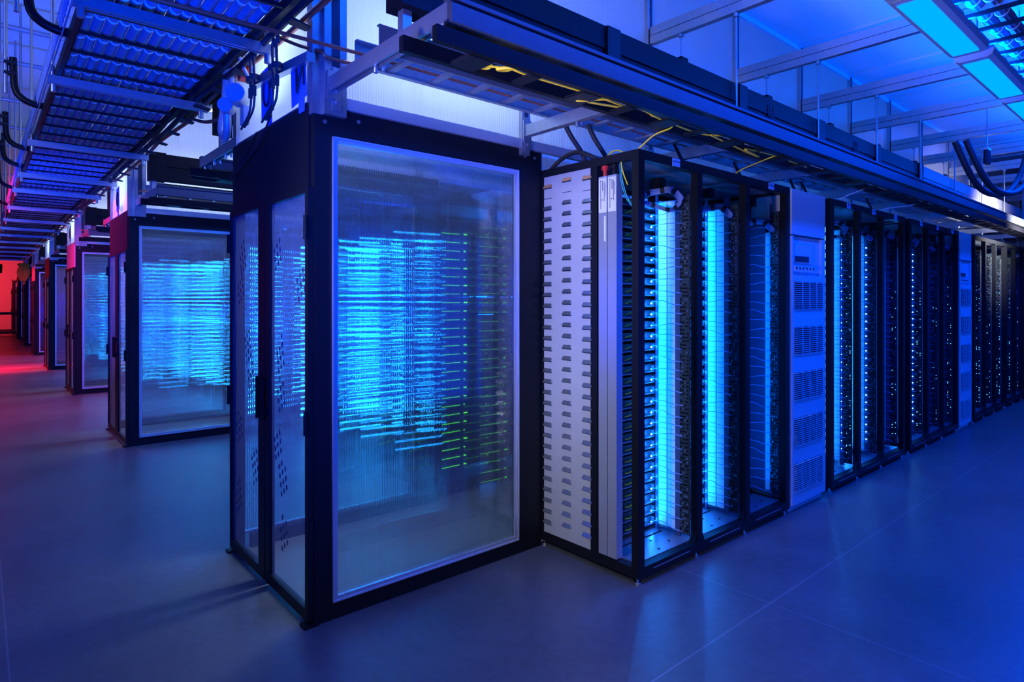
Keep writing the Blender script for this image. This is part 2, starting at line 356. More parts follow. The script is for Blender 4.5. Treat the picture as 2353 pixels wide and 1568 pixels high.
# cable basket in the upper right
def basket(x0, x1, ya, yb, z, label):
    t = thing('cable_basket', (x0, ya, z), label, 'cable tray'); L = x1 - x0; W = yb - ya
    MB().box(0, -.012, 0, L, .012, .05).build('side_rail', M['black'], t); MB().box(0, W - .012, 0, L, W + .012, .05).build('side_rail', M['black'], t)
    s = MB()
    n = int(L / .3)
    r0 = None
    for i in range(n):
        x = .15 + i * .3
        if r0 is None:
            r0 = MB().box(-.011, -.001 + .013, .002, .011, W - .013, .026).build('rung', M['black'], t, loc=(x, 0, 0))
        else:
            c = r0.copy(); COL.objects.link(c); c.parent = t; c.location = (x, 0, 0)
    return t
basket(2.6, 11, .66, 1.13, 3.32, 'black ladder basket hung beside the blue strip lamps')
def gear(r, lobes, amp, n):
    return [((r + amp * abs(math.sin(lobes * q / 2))) * math.cos(q) for q in [0])] 
def bundle_mesh(L, r, wraps, name):
    """cable bundle along y from 0 to L: lobed cross-section of separate cables, pale ties at the given places"""
    s = MB(); n = 40; prof = []
    for j in range(n):
        q = 2 * PI * j / n; R = r * (.86 + .14 * abs(math.sin(5 * q))); prof.append((R * math.cos(q), R * math.sin(q)))
    seg = int(L / .15); v = []
    for i in range(seg + 1):
        y = L * i / seg; sag = -.008 * abs(math.sin(PI * y / .3))
        v += [(p[0], y, p[1] + sag) for p in prof]
    s.add(v, [(i * n + j, (i + 1) * n + j, (i + 1) * n + (j + 1) % n, i * n + (j + 1) % n) for i in range(seg) for j in range(n)], 0, True)
    m = 14
    for y in wraps:
        sag = -.008 * abs(math.sin(PI * y / .3)); v = []
        for (yy, rr) in ((-.012, r * .99), (-.009, r * 1.08), (.009, r * 1.08), (.012, r * .99)):
            v += [(rr * math.cos(2 * PI * j / m), y + yy, rr * math.sin(2 * PI * j / m) + sag) for j in range(m)]
        s.add(v, [(i * m + j, (i + 1) * m + j, (i + 1) * m + (j + 1) % m, i * m + (j + 1) % m) for i in range(3) for j in range(m)], 1, True)
    return s.mesh(name, [M['bundle'], M['wrap']])
bm = bundle_mesh(7.5, .04, [.15 + .3 * i for i in range(24)], 'basket_cable')
for i, y in enumerate((1.05, .96)):
    o = bpy.data.objects.new('basket_cable', bm); COL.objects.link(o); o.location = (2.8, y, 3.40); o.rotation_euler = (0, 0, -PI / 2)
    tag(o, 'fat cable bundle in the upper right basket, %s the lamps' % ('nearer' if i == 0 else 'further from'), 'cable', 'bundles in the upper right basket')
s = MB()
for i in range(75):
    x = 2.8 + .1 * i
    s.tube([(x, .64, 3.36), (x, .64, 3.44), (x, .80, 3.44), (x, .80, 3.36)], .003, 4)
for y in (.64, .69, .74, .80): s.cyl((2.8, y, 3.44), (10.3, y, 3.44), .003, 4)
o = s.build('wire_mesh', M['black']); tag(o, 'fine wire mesh run in the upper right basket', 'wire mesh')

# ------------------------------------------------------------------ containment enclosures (doors, frame, ribbed side panels)
def enclosure(k, label):
    t = thing('containment_enclosure', (XF, Y0 + PITCH * k, 0), label, 'enclosure', 'door enclosures along the main aisle')
    W = WID; X1 = 1.438
    s = MB()
    for y0, y1 in ((0, .085), (W - .085, W)):
        s.box(0, y0, 0, .085 if y0 == 0 else .032, y1, 2.36)
        s.box(.085, y0 + .0 if y0 == 0 else y0 + .04, 0, X1 - .19, y0 + .045 if y0 == 0 else W, .08)
        s.box(.085, y0 if y0 == 0 else y0 + .04, 2.268, X1, y0 + .045 if y0 == 0 else W, 2.40)
        s.box(X1 - .19, y0 if y0 == 0 else y0 + .03, 0, X1, y0 + .055 if y0 == 0 else W, 2.268)
    s.box(0, .085, 2.30, .04, W - .085, 2.36); s.box(.01, .04, 0, .05, W - .04, .018)
    for y in (.02, W - .02): s.box(-.05, y - .03, 0, .02, y + .03, .012)
    for x, y, z in ((.05, -.004, 2.33), (.22, -.004, 2.36), (1.3, -.004, 2.36), (1.38, -.004, 2.36), (-.004, .10, .01), (-.004, .6, .01)):
        s.cyl((x, y, z), (x, y + .008, z), .010, 6, 1)
    s.build('frame', [M['black'], M['galv']], t)
    MB().box(-.012, .04, 2.026, .0, W - .005, 2.415).build('header_panel', M['black'], t)
    for side in (0, 1):
        y = .012 if side == 0 else W - .02
        p = ribbed_slab(.10 if side == 0 else .045, X1 - .205, .10, 2.25, slope=.22 if side == 0 else .46, flat=.72 if side == 0 else .45).build('side_panel', M['clear'], t, loc=(0, y, 0))
        q = MB(); ya, yb = (-.018, -.001) if side == 0 else (.010, .026)
        a, b, c, d = .085 if side == 0 else .034, X1 - .19, .082, 2.267; w2 = .026 if side == 0 else .016
        q.box(a, ya, c, b, yb, c + w2); q.box(a, ya, d - w2, b, yb, d); q.box(a, ya, c + w2, a + w2, yb, d - w2); q.box(b - w2, ya, c + w2, b, yb, d - w2)
        yc = -.0235 if side == 0 else .0275
        for (u0, v0, u1, v1) in ((a, c, b, c + .007), (a, d - .007, b, d), (a, c, a + .007, d), (b - .007, c, b, d)):
            q.box(u0, yc, v0, u1, yc + .004 if side else ya, v1)
        q.build('panel_frame', M['alu'], p)
    for lf in (0, 1):
        y0, y1 = (.004, .556) if lf == 0 else (.598 - .028, W - .004)
        wy0, wy1 = (.036, .497) if lf == 0 else (.664, W - .02)
        z0, z1 = .025, 2.022; wz0, wz1 = .078, 1.995
        dth = -.03
        e = MB(); e.box(dth, y0, z0, -.002, wy0, z1); e.box(dth, wy1, z0, -.002, y1, z1); e.box(dth, wy0, z0, -.002, wy1, wz0); e.box(dth, wy0, wz1, -.002, wy1, z1)
        dr = e.build('door', M['black'], t)
        n = 24; v = []                                             # slightly wavy clear film
        for i in range(n + 1):
            for j in range(41):
                yy = wy0 + (wy1 - wy0) * i / n; zz = wz0 + (wz1 - wz0) * j / 40
                v.append((-.016 + .0012 * math.sin(yy * 37 + zz * 5) + .001 * math.sin(zz * 23 + i), yy, zz))
        g = MB().add(v, [(i * 41 + j, (i + 1) * 41 + j, (i + 1) * 41 + j + 1, i * 41 + j + 1) for i in range(n) for j in range(40)], 0, True)
        rnd = random.Random(lf + 5); q = g                      # dark print marks on the film
        for c in range(7):
            cy = rnd.uniform(wy0 + .06, wy1 - .06); cz = wz0 + .12 + (wz1 - wz0 - .2) * (c + rnd.random() * .6) / 7
            for a in range(3):
                for b in range(rnd.choice((3, 4))):
                    yy = cy + a * .034 + b * .010 - .03; zz = cz + b * .044 - a * .024
                    if wy0 + .01 < yy < wy1 - .02 and wz0 < zz < wz1 - .04:
                        q.add([(-.0195, yy + .011 * math.cos(PI * h / 3), zz + .016 * math.sin(PI * h / 3)) for h in range(6)], [(0, 1, 2, 3, 4, 5)], 1)
        q.build('door_window', [M['film'], M['darkblue']], dr)
        hy = .530 if lf == 0 else .598
        h = MB(); h.box(-.065, hy - .010, .88, -.05, hy + .010, 1.10); h.box(-.052, hy - .008, .90, -.029, hy + .008, .925); h.box(-.052, hy - .008, 1.055, -.029, hy + .008, 1.08)
        h.build('handle', M['blackbus'], dr)
    for y in (.012, W - .012):
        for z in (.88, 1.78):
            MB().cyl((-.036, y, z), (-.036, y, z + .11), .012, 8).box(-.034, y - .012, z + .01, -.028, y + .012, z + .1).build('hinge', M['blackbus'], t)
    return t
E0 = enclosure(0, 'nearest black-framed enclosure with two clear doors and a ribbed side panel')
for k in range(1, 8):
    dup(E0, (XF, Y0 + PITCH * k, 0), '%s black-framed enclosure along the main aisle, counted from the camera' % NTH[k])
pale = M['ups']
for k, o in enumerate([q for q in COL.objects if q.name.startswith('containment_enclosure')]):
    if k in (2, 4, 5):                                              # some header panels get a paler material
        for c in o.children:
            if c.name.startswith('header_panel'): c.data = c.data.copy(); c.data.materials[0] = pale; c['label'] = 'pale header panel'

# ------------------------------------------------------------------ server racks
RY, RTOP = 2.01, 2.292
NS, SP, SZ0 = 30, .0667, .125
PORTS = None
def rack(x0, pitch, nb, label, end_panel, cfg, y=RY, hidden=False):
    """open black rack of nb bays; cfg[i] describes the lighting of bay i"""
    t = thing('server_rack', (x0, y, 0), label, 'rack', 'server racks of the rack row')
    L = pitch * nb + .055; D = .765; pw = .052
    s = MB()
    for i in range(nb + 1):
        x = i * pitch
        s.box(x, 0, .09, x + pw, .045, RTOP - .05); s.box(x, D - .05, .09, x + pw, D, RTOP - .05)
        if i and i < nb:                                            # gusset foot between two bays
            s.prism([(x - .03, .088), (x + pw + .03, .088), (x + pw, .15), (x, .15)], 'y', .004, .04)
    s.box(0, 0, RTOP - .05, L, .05, RTOP); s.box(0, D - .05, RTOP - .05, L, D, RTOP)
    s.box(0, .05, RTOP - .045, .05, D - .05, RTOP); s.box(L - .05, .05, RTOP - .045, L, D - .05, RTOP)
    s.box(0, 0, .035, L, .05, .09); s.box(0, D - .05, .035, L, D, .09); s.box(0, .05, .035, .05, D - .05, .09); s.box(L - .05, .05, .035, L, D - .05, .09)
    s.box(0, .286, .09, .05, .334, RTOP - .045); s.box(L - .05, .286, .09, L, .334, RTOP - .045)
    for x in [i * pitch + .3 for i in range(nb)]: s.box(x - .17, -.003, .062, x + .17, .0, .067, 1)
    s.build('frame', [M['black'], M['tray']], t)
    b = MB().box(.05, .05, .088, L - .05, D - .05, .094)
    for i in range(nb):
        for (dx, dy) in ((.14, .10), (.22, .16), (.3, .09), (.36, .19), (.44, .12)):
            b.cyl((i * pitch + dx, dy, .0945), (i * pitch + dx, dy, .097), .008, 6, 1)
        b.box(i * pitch + .06, .24, .095, i * pitch + pitch - .01, .246, .099, 1)
    b.build('base_plate', [M['tray'], M['black']], t)
    MB().box(.05, .05, RTOP - .03, L - .05, D - .05, RTOP - .022).build('top_plate', M['tray'], t)
    for fx in [.03] + [i * pitch + pw / 2 for i in range(1, nb)] + [L - .03]:
        MB().cyl((fx, .03, 0), (fx, .03, .012), .02, 12).cyl((fx, .03, .012), (fx, .03, .04), .008, 8).build('levelling_foot', M['chrome'], t)
    MB().cyl((.03, D - .03, 0), (.03, D - .03, .012), .02, 12).cyl((.03, D - .03, .012), (.03, D - .03, .04), .008, 8).build('levelling_foot', M['chrome'], t)
    if end_panel:
        p = MB(); p.box(.004, .334, .09, .008, D - .05, RTOP - .045)
        zz = 2.187; r = 0
        while zz > .13:
            for ci, yc in enumerate((.682, .522, .362)):
                if r == 1 or (ci == 0 and zz < .0): mi = 2
                else: mi = 0
                z = zz + (.012 if ci == 1 else 0) - (.008 if ci == 0 else 0); h = .034
                ya, yb = yc - .036, yc + .036
                # hooded louvre: sloping top lip over a dark slot
                if r == 1:
                    p.box(.002, ya, z, .005, yb, z + .003, 1)
                else:
                    v = [(.004, ya + .006, z + .021), (.004, yb - .006, z + .021), (-.007, yb, z), (-.007, ya, z), (.004, ya - .002, z - .001), (.004, yb + .002, z - .001)]
                    p.add(v, [(0, 3, 2, 1), (0, 4, 3), (1, 2, 5)], 2 if r == 0 else 3)
                    p.add([(.0035, ya + .002, z - .006), (.0035, yb - .002, z - .006), (-.0065, yb - .002, z - .0005), (-.0065, ya + .002, z - .0005)], [(0, 1, 2, 3)], 1)
            zz -= .0655; r += 1
        p.build('side_panel', [M['louver'], M['slot'], M['orange'], M['hood']], t)
    for i in range(nb):
        c = cfg[i]; xr = (i + 1) * pitch                            # right-hand wall of the bay
        q = MB()
        q.box(xr - .004, .147, .13, xr, .270, 2.10, 0)
        q.box(xr - .006, .206, .13, xr - .004, .209, 2.10, 1)
        for kx in range(NS):                                        # shelf folds of the bay wall
            z = SZ0 + kx * SP; q.box(xr - .007, .147, z - .004, xr - .004, .268, z - .001, 2)
        if c.get('dark'):
            q = MB(); q.box(xr - .004, .147, .13, xr, .270, 2.06, 3); q.box(xr - .007, .112, .15, xr - .004, .146, 1.98, 0)
        q.build('bay_wall', [M['white'], M['server'], M['tray'], M['darkblue']], t)
        MB().box(xr - .012, .270, .10, xr, .286, 2.2).box(xr - .010, .113 if not c.get('dark') else .10, .10, xr, .146 if not c.get('dark') else .112, 2.18).build('vertical_rail', M['darkblue'], t)
        pp = MB(); pp.box(xr - .006, .048, .12, xr, .112, 2.12, 0); rnd = random.Random(i + int(x0 * 10))
        for kx in range(88 if not hidden else 30):
            z = .14 + kx * (1.96 / (88 if not hidden else 30))
            for yy in (.062, .076, .090, .103):
                if rnd.random() < .8:
                    pp.box(xr - .014, yy - .004, z, xr - .006, yy + .004, z + .009, 1 if rnd.random() < .75 else 2)
        if c.get('dots'):
            for kx in range(c['dots']):
                z = .2 + rnd.random() ** 1.3 * 1.5; yy = rnd.choice((.062, .09)); pp.box(xr - .016, yy - .0018, z, xr - .013, yy + .0018, z + .0035, 3)
        pp.build('port_panel', [M['server'], M['black'], M['tray'], M['ledfar']], t)
    for i in range(nb):
        if cfg[i].get('leds'):
            xr = (i + 1) * pitch; q = MB().cyl((xr - .0135, .130, .2), (xr - .0135, .130, 2.05), .003, 5, 0)
            for kx in range(27): q.ico((xr - .0146, .130, .24 + kx * .0667), .0048 if cfg[i]['leds'] == 1 else .0030, 1)
            q.build('indicator_column', [M['cable'], M['ledbright']], t)
    for i in range(nb):
        if cfg[i].get('tag'):
            lab = MB().box(i * pitch + .30, -.004, RTOP - .047, i * pitch + .37, 0, RTOP - .004).build('name_plate', M['bluelabel'], t)
            if not hidden:
                fc = bpy.data.curves.new('lettering', 'FONT'); fc.body = 'ETNVA R'; fc.size = .018; fc.extrude = .0003; fc.align_x = 'CENTER'; fc.materials.append(M['darkblue'])
                tmp = bpy.data.objects.new('lettering', fc); COL.objects.link(tmp); dg = bpy.context.evaluated_depsgraph_get()
                me = bpy.data.meshes.new_from_object(tmp.evaluated_get(dg)); bpy.data.objects.remove(tmp); bpy.data.curves.remove(fc)
                fo = bpy.data.objects.new('lettering', me); COL.objects.link(fo); fo.parent = lab; fo.location = (i * pitch + .335, -.0046, RTOP - .027); fo.rotation_euler = (PI / 2, 0, 0)
    return t
def bay_fill(x, y, z0, z1, col, watts):
    o = area('bay_fill_light', (x, y, (z0 + z1) / 2), (0, -PI / 2, 0), z1 - z0, .012, col, watts); return o

B1 = {'tag': 1, 'dots': 0}; BD = {'dark': 1, 'tag': 1}
T1X, T1P = 2.61, .55
T1 = rack(T1X, T1P, 3, 'nearest open black server rack with louvred grey side panel', True, [{'tag': 1}, {}, BD])
T2X, T2P = 5.015, .5433
T2 = rack(T2X, T2P, 3, 'second open server rack, just beyond the blue grille cabinet', False, [{'tag': 1, 'dots': 26, 'leds': 2}, {'tag': 1, 'leds': 1}, {'tag': 1, 'dots': 20}])
T3X, T3P = 6.832, .538
T3 = rack(T3X, T3P, 3, 'third open server rack, joined to the second one', False, [{'tag': 1, 'dots': 30, 'leds': 1}, {'tag': 1, 'dots': 12}, {'tag': 1, 'dots': 30}])
T4X, T4P = 9.155, .535
T4 = rack(T4X, T4P, 3, 'fourth open server rack, its frame lit white, beyond the second cabinet', False, [{'tag': 0, 'dots': 40}, {'dots': 18}, {'dots': 40}])
T5 = dup(T4, (10.83, RY, 0), 'farthest open server rack of the row, at the picture edge')

# grey power columns at the near end of the first rack
def column_unit(y0, y1, label, tagpiece):
    t = thing('power_column', (T1X + .004, y0, .094), label, 'power unit', 'power columns at the near rack end')
    w_ = y1 - y0; h = 2.09
    MB().box(0, 0, 0, .05, w_, h).build('casing', M['column'], t)
    s = MB().box(-.0025, .003, h - .20, 0, w_ - .003, h - .01, 0)
    for (a, b, z0, z1) in ((.010, .013, .03, .10), (.018, .021, .02, .13), (.028, .032, .015, .07), (.043, .046, .02, .17)):
        s.box(-.003, a, h - .01 - z1, -.0025, b, h - .01 - z0, 1)
    s.cyl((-.0025, .044, h - .025), (-.003, .044, h - .025), .004, 8, 1); s.cyl((-.0025, .034, h - .13), (-.003, .034, h - .13), .004, 8, 1)
    s.build('rating_label', [M['label'], M['ink']], t)
    if tagpiece: MB().box(-.002, .008, h - .36, 0, .022, h - .22).build('sticker', M['label'], t)
    k = MB().cyl((.02, w_ / 2, h), (.02, w_ / 2, h + .035), .012, 10, 0); k.cyl((.02, w_ / 2, h + .035), (.02, w_ / 2, h + .06), .02, 10, 0)
    k.build('knob', M['red'] if tagpiece else M['black'], t)
column_unit(2.226, 2.288, 'grey power column with red knob and white sticker, beside the louvred panel', True)
column_unit(2.160, 2.222, 'grey power column with rating label, without a sticker', False)

# servers: one with its parts, then copies
def make_server(x, y, z, label, group, lit):
    t = thing('server', (x, y, z), label, 'server', group)
    W = .44; s = MB(); s.box(0, 0, 0, W, .40, .004, 0); s.box(0, 0, .004, .003, .40, .04, 0); s.box(W - .003, 0, .004, W, .40, .04, 0)
    s.box(.003, .02, .006, W - .003, .40, .046, 1); s.box(0, -.004, 0, W, 0, .007, 0)
    for q in (.06, .16, .27): s.box(q, .006, .010, q + .035, .02, .022, 1)
    s.build('tray', [M['tray'], M['server']], t)
    MB().ico((W - .035, -.006, .020), .0048).build('indicator_light', M['led'] if lit else M['leddim'], t)
    p = MB(); pts = spline([(.19, .018, .016), (.20, -.02, .03), (.225, -.018, .035), (.235, .015, .022)], 4); p.tube(pts, .004, 6)
    p.build('plug', M['plug'], t)
    return t
def cable_pts(x, y, z, xr, bow, rise):
    return spline([(x, y, z), (xr - .02, y - .06, z + .004 + bow), (xr - .022, y - .13, z + rise), (xr - .016, y - .20, z + rise - .006)], 5)
proto = {}
RACKS = [(T1X, T1P, 'nearest rack', 3), (T2X, T2P, 'second rack', 3), (T3X, T3P, 'third rack', 3)]
BAYN = ['left', 'middle', 'right']
LIT = {(0, 0): 1, (0, 1): 1, (1, 0): 2, (1, 1): 1, (2, 0): 1}
PM = []
rr = random.Random(3)
for v in range(5):                                                 # five cable shapes, local to the server light
    pts = cable_pts(0, 0, 0, .052, rr.uniform(-.004, .012), rr.uniform(-.012, .018)); PM.append(MB().tube(pts, .0026, 5).mesh('patch_cable', M['cable']))
for ri, (rx, rp, rn, nb) in enumerate(RACKS):
    for b in range(nb):
        lit = LIT.get((ri, b), 0); x = rx + b * rp + .058; wd = rp - .062; dark = (ri, b) == (0, 2)
        for i in range(NS):
            z = SZ0 + (NS - 1 - i) * SP
            lab = 'lit server on the %s shelf, %s bay of the %s' % (ORD[i], BAYN[b], rn) if lit else 'dim server on the %s shelf, %s bay of the %s' % (ORD[i], BAYN[b], rn)
            key = bool(lit)
            if key not in proto: o = proto[key] = make_server(x, RY + .30, z, lab, 'servers on the rack shelves', key)
            else: o = dup(proto[key], (x, RY + .30, z), lab)
            o.scale = (wd / .44, 1, 1)
            # patch cable from the server to the port panel
            c = bpy.data.objects.new('patch_cable', PM[(i * 3 + b + ri) % 5]); COL.objects.link(c); c.location = (rx + (b + 1) * rp - .052, RY + .293, z + .026 + rr.uniform(-.004, .004))
            tag(c, 'thin patch cable at the %s server, %s bay of the %s' % (ORD[i], BAYN[b], rn), 'cable', 'patch cables of the servers')
# coloured glow of the bays: added area lights that brighten the bay walls beside the LEDs
for (rx, rp, b, wt) in ((T1X, T1P, 0, 2.4), (T1X, T1P, 1, 2.0), (T2X, T2P, 0, 2.0), (T2X, T2P, 1, 1.4), (T3X, T3P, 0, .5)):
    bay_fill(rx + (b + 1) * rp - .075, RY + .262, .16, 2.08, (.0, .24, 1.0), wt * 2.0)
bay_fill(T1X + 2 * T1P + .42, RY + .16, .2, 2.0, (.0, .18, 1.0), 2)

# cable bundles looping at the top of the bays
def loop_bundle(pts, r, label):
    pts = [(p[0] - .014, p[1], p[2]) for p in pts]
    t = thing('cable_loop', tuple(pts[0]), label, 'cable', 'cable loops at the rack tops'); o_ = Vector(pts[0]); p = [q - o_ for q in spline(pts, 6)]
    s = MB(); rnd = random.Random(len(label))
    for k in range(7):
        a = 2 * PI * k / 6; d = Vector((0, math.cos(a), math.sin(a))) * (r * .66) if k < 6 else Vector((0, 0, 0)); s.tube([q + d for q in p], r * .36, 6)
    s.build('cables', M['cable'], t)
    for f in (.22, .5, .78):
        i = int(f * (len(p) - 1)); dr = (p[min(i + 1, len(p) - 1)] - p[i - 1]).normalized() * .011
        MB().tube([p[i] - dr, p[i] + dr], r * 1.12, 10).build('strap', M['strap'], t)
for ri, (rx, rp, rn, nb) in enumerate(RACKS):
    for b in range(nb):
        xr = rx + (b + 1) * rp; zt = 2.135 - (.05 if b == 1 else 0) - (.10 if (ri, b) == (0, 2) else 0)
        loop_bundle([(xr - .16, RY + .275, zt - .01), (xr - .07, RY + .24, zt + .015), (xr - .035, RY + .15, zt + .02), (xr - .04, RY + .075, zt - .04)], .021, 'pale cable loop across the top of the %s bay of the %s' % (BAYN[b], rn))
        if b == 0: loop_bundle([(xr - .12, RY + .27, zt - .05), (xr - .05, RY + .2, zt - .085), (xr - .04, RY + .13, zt - .10), (xr - .04, RY + .08, zt - .06)], .013, 'thinner cable loop hanging below the top loop, left bay of the %s' % rn)
        bx = MB().box(xr - .085, .20 + RY, 2.17, xr - .03, .27 + RY, 2.235); tag(bx.build('power_inlet', M['black']), 'small black inlet box under the top plate, %s bay of the %s' % (BAYN[b], rn), 'inlet box', 'inlet boxes at the rack tops')
# lit cable strings at the near end of the second rack
for j, yy in enumerate((.06, .105)):
    s = MB(); s.cyl((T2X + .03, RY + yy, .28), (T2X + .03, RY + yy, 2.1), .003, 5, 0)
    for i in range(27):
        z = .30 + i * .067; s.ico((T2X + .03, RY + yy, z), .0075, 1); s.tube([(T2X + .03, RY + yy, z + .01), (T2X + .03, RY + yy, z + .03)], .0048, 5, 1)
    o = s.build('light_string', [M['cable'], M['ledfar']]); tag(o, '%s of two strings of bright lights beside the grille cabinet' % ['nearer', 'farther'][j], 'light string', 'light strings')
# farther servers, too many to count
s = MB()
for x0, p, nb in ((T4X, T4P, 3), (10.83, T4P, 3)):
    for b in range(nb):
        for i in range(NS):
            z = SZ0 + i * SP; x = x0 + b * p + .058; s.box(x, RY + .30, z, x + p - .08, RY + .70, z + .045, 0); s.box(x + .02, RY + .296, z, x + p - .08, RY + .30, z + .005, 1)
            if random.random() < .5: s.ico((x + p - .1 - random.random() * .05, RY + .295, z + .02), .0028, 2)
o = s.build('servers', [M['server'], M['tray'], M['ledfar']]); tag(o, 'servers filling the racks at the far end of the row', 'servers', kind='stuff')

# ------------------------------------------------------------------ hidden-side racks seen through the ribbed panels
hid = None
ROWN = {1: 'second', 2: 'third', 3: 'fourth'}
for k in (1, 2, 3):
    y = RY + PITCH * k
    for j in range(2 if k < 3 else 1):
        lab = '%s rack of the row behind the %s ribbed panel' % (['first', 'second'][j], NTH[k - 1])
        if hid is None: hid = rack(T1X, T1P, 3, lab, True, [{}, {}, {}], y=y, hidden=True); hid['group'] = 'racks behind the ribbed panels'
        else: dup(hid, (T1X + j * 2.4, y, 0), lab)
for k in range(3):
    y = Y0 + PITCH * k + WID
    o = dup(hid, (T1X + 1.705, y + .765, 0), 'rack on the far side of the hot aisle behind the %s ribbed panel' % NTH[k], rz=PI)
s = MB()
for k in (1, 2, 3):
    y = RY + PITCH * k; rnd = random.Random(k)
    for b in range(6):
        x = T1X + (b % 3) * T1P + (b // 3) * 2.4 + .058
        for i in range(29):
            z = .20 + i * .0667; s.box(x + .012, y + .16, z, x + .472, y + .70, z + .045, 5)
            s.box(x + .012, y + .152, z + .012, x + .47, y + .158, z + (.026 if i in (27, 28, 14, 0, 1) else .0185), 1 if b < 2 else 2)  # LEDs stretched into glowing bars to imitate the light streaks
            s.ico((x + .44, y + .15, z + .02), .006, 3)
for k in range(3):
    y = Y0 + PITCH * k + WID; rnd = random.Random(k + 9)
    for b in range(3):
        x = T1X + b * T1P + .058
        for i in range(28):
            z = .2 + i * .0667; s.box(x + .012, y + .02, z, x + .472, y + .55, z + .05, 0)
            if b == 0: s.box(x + .22, y + .012, z + .01, x + .225 + rnd.random() * .03, y + .018, z + .018, 4); s.box(x + .01, y + .012, z + .012, x + .18, y + .016, z + .0145, 4)  # green LED column; the long thin bar imitates its sideways smear
o = s.build('servers', [M['server'], M['stripcyan'], M['stripblue'], M['ledfar'], M['green'], M['darkblue']]); tag(o, 'servers with added light bars seen blurred through the ribbed panels', 'servers', kind='stuff')

# ------------------------------------------------------------------ grille cabinets
def cabinet(x, wd, label, group='grille cabinets in the rack row'):
    t = thing('power_cabinet', (x, 2.0, 0), label, 'cabinet', group); H = 2.285; D = .70
    s = MB(); s.box(0, .03, .03, wd, D, H); s.box(0, .0, 1.965, wd, .03, H); s.box(0, 0, 1.955, wd, .03, 1.963, 1)
    s.box(0, .0, 1.68, .02, .03, 1.955); s.box(wd - .06, 0, 1.68, wd, .03, 1.955)
    s.build('body', [M['ups'], M['slot']], t)
    c = MB().box(.02, .018, 1.70, wd - .06, .03, 1.955, 0); c.box(.05, .008, 1.77, .34, .018, 1.90, 0); c.box(.06, .004, 1.775, .28, .008, 1.815, 1); cp = c.build('control_panel', [M['ups'], M['slot']], t)
    for i in range(6):
        b = MB().box(-.012, -.006, 0, .012, .006, .035, 0); b.box(-.005, -.012, .015, .005, -.006, .03, 1); b.build('breaker', [M['white'], M['slot']], cp, loc=(.05 + i * .055, .0, 1.705))
    g = MB().box(0, -.002, .05, wd, .03, 1.68, 0).build('front_panel', M['ups'], t)
    for i in range(5):
        z = .14 + i * .323; q = MB(); q.box(.03, -.0035, z, wd - .05, -.0022, z + .20, 1)
        for j in range(14): q.box(.03, -.012, z + .003 + j * .0145, wd - .05, -.0036, z + .0072 + j * .0145, 0)
        for j in range(1, 4): q.box(.03 + j * (wd - .08) / 4 - .002, -.0125, z, .03 + j * (wd - .08) / 4 + .002, -.0036, z + .20, 0)
        q.build('grille', [M['ups'], M['slot']], t)
    MB().box(0, .03, 0, wd, D, .03).build('plinth', M['ups'], t)
    return t
C1 = cabinet(4.33, .545, 'tall blue-lit cabinet with five grilles between the first two racks')
C2 = dup(C1, (8.515, 2.0, 0), 'narrow-looking grille cabinet beyond the third rack, its top lit white'); C2.scale = (.86, 1, 1)

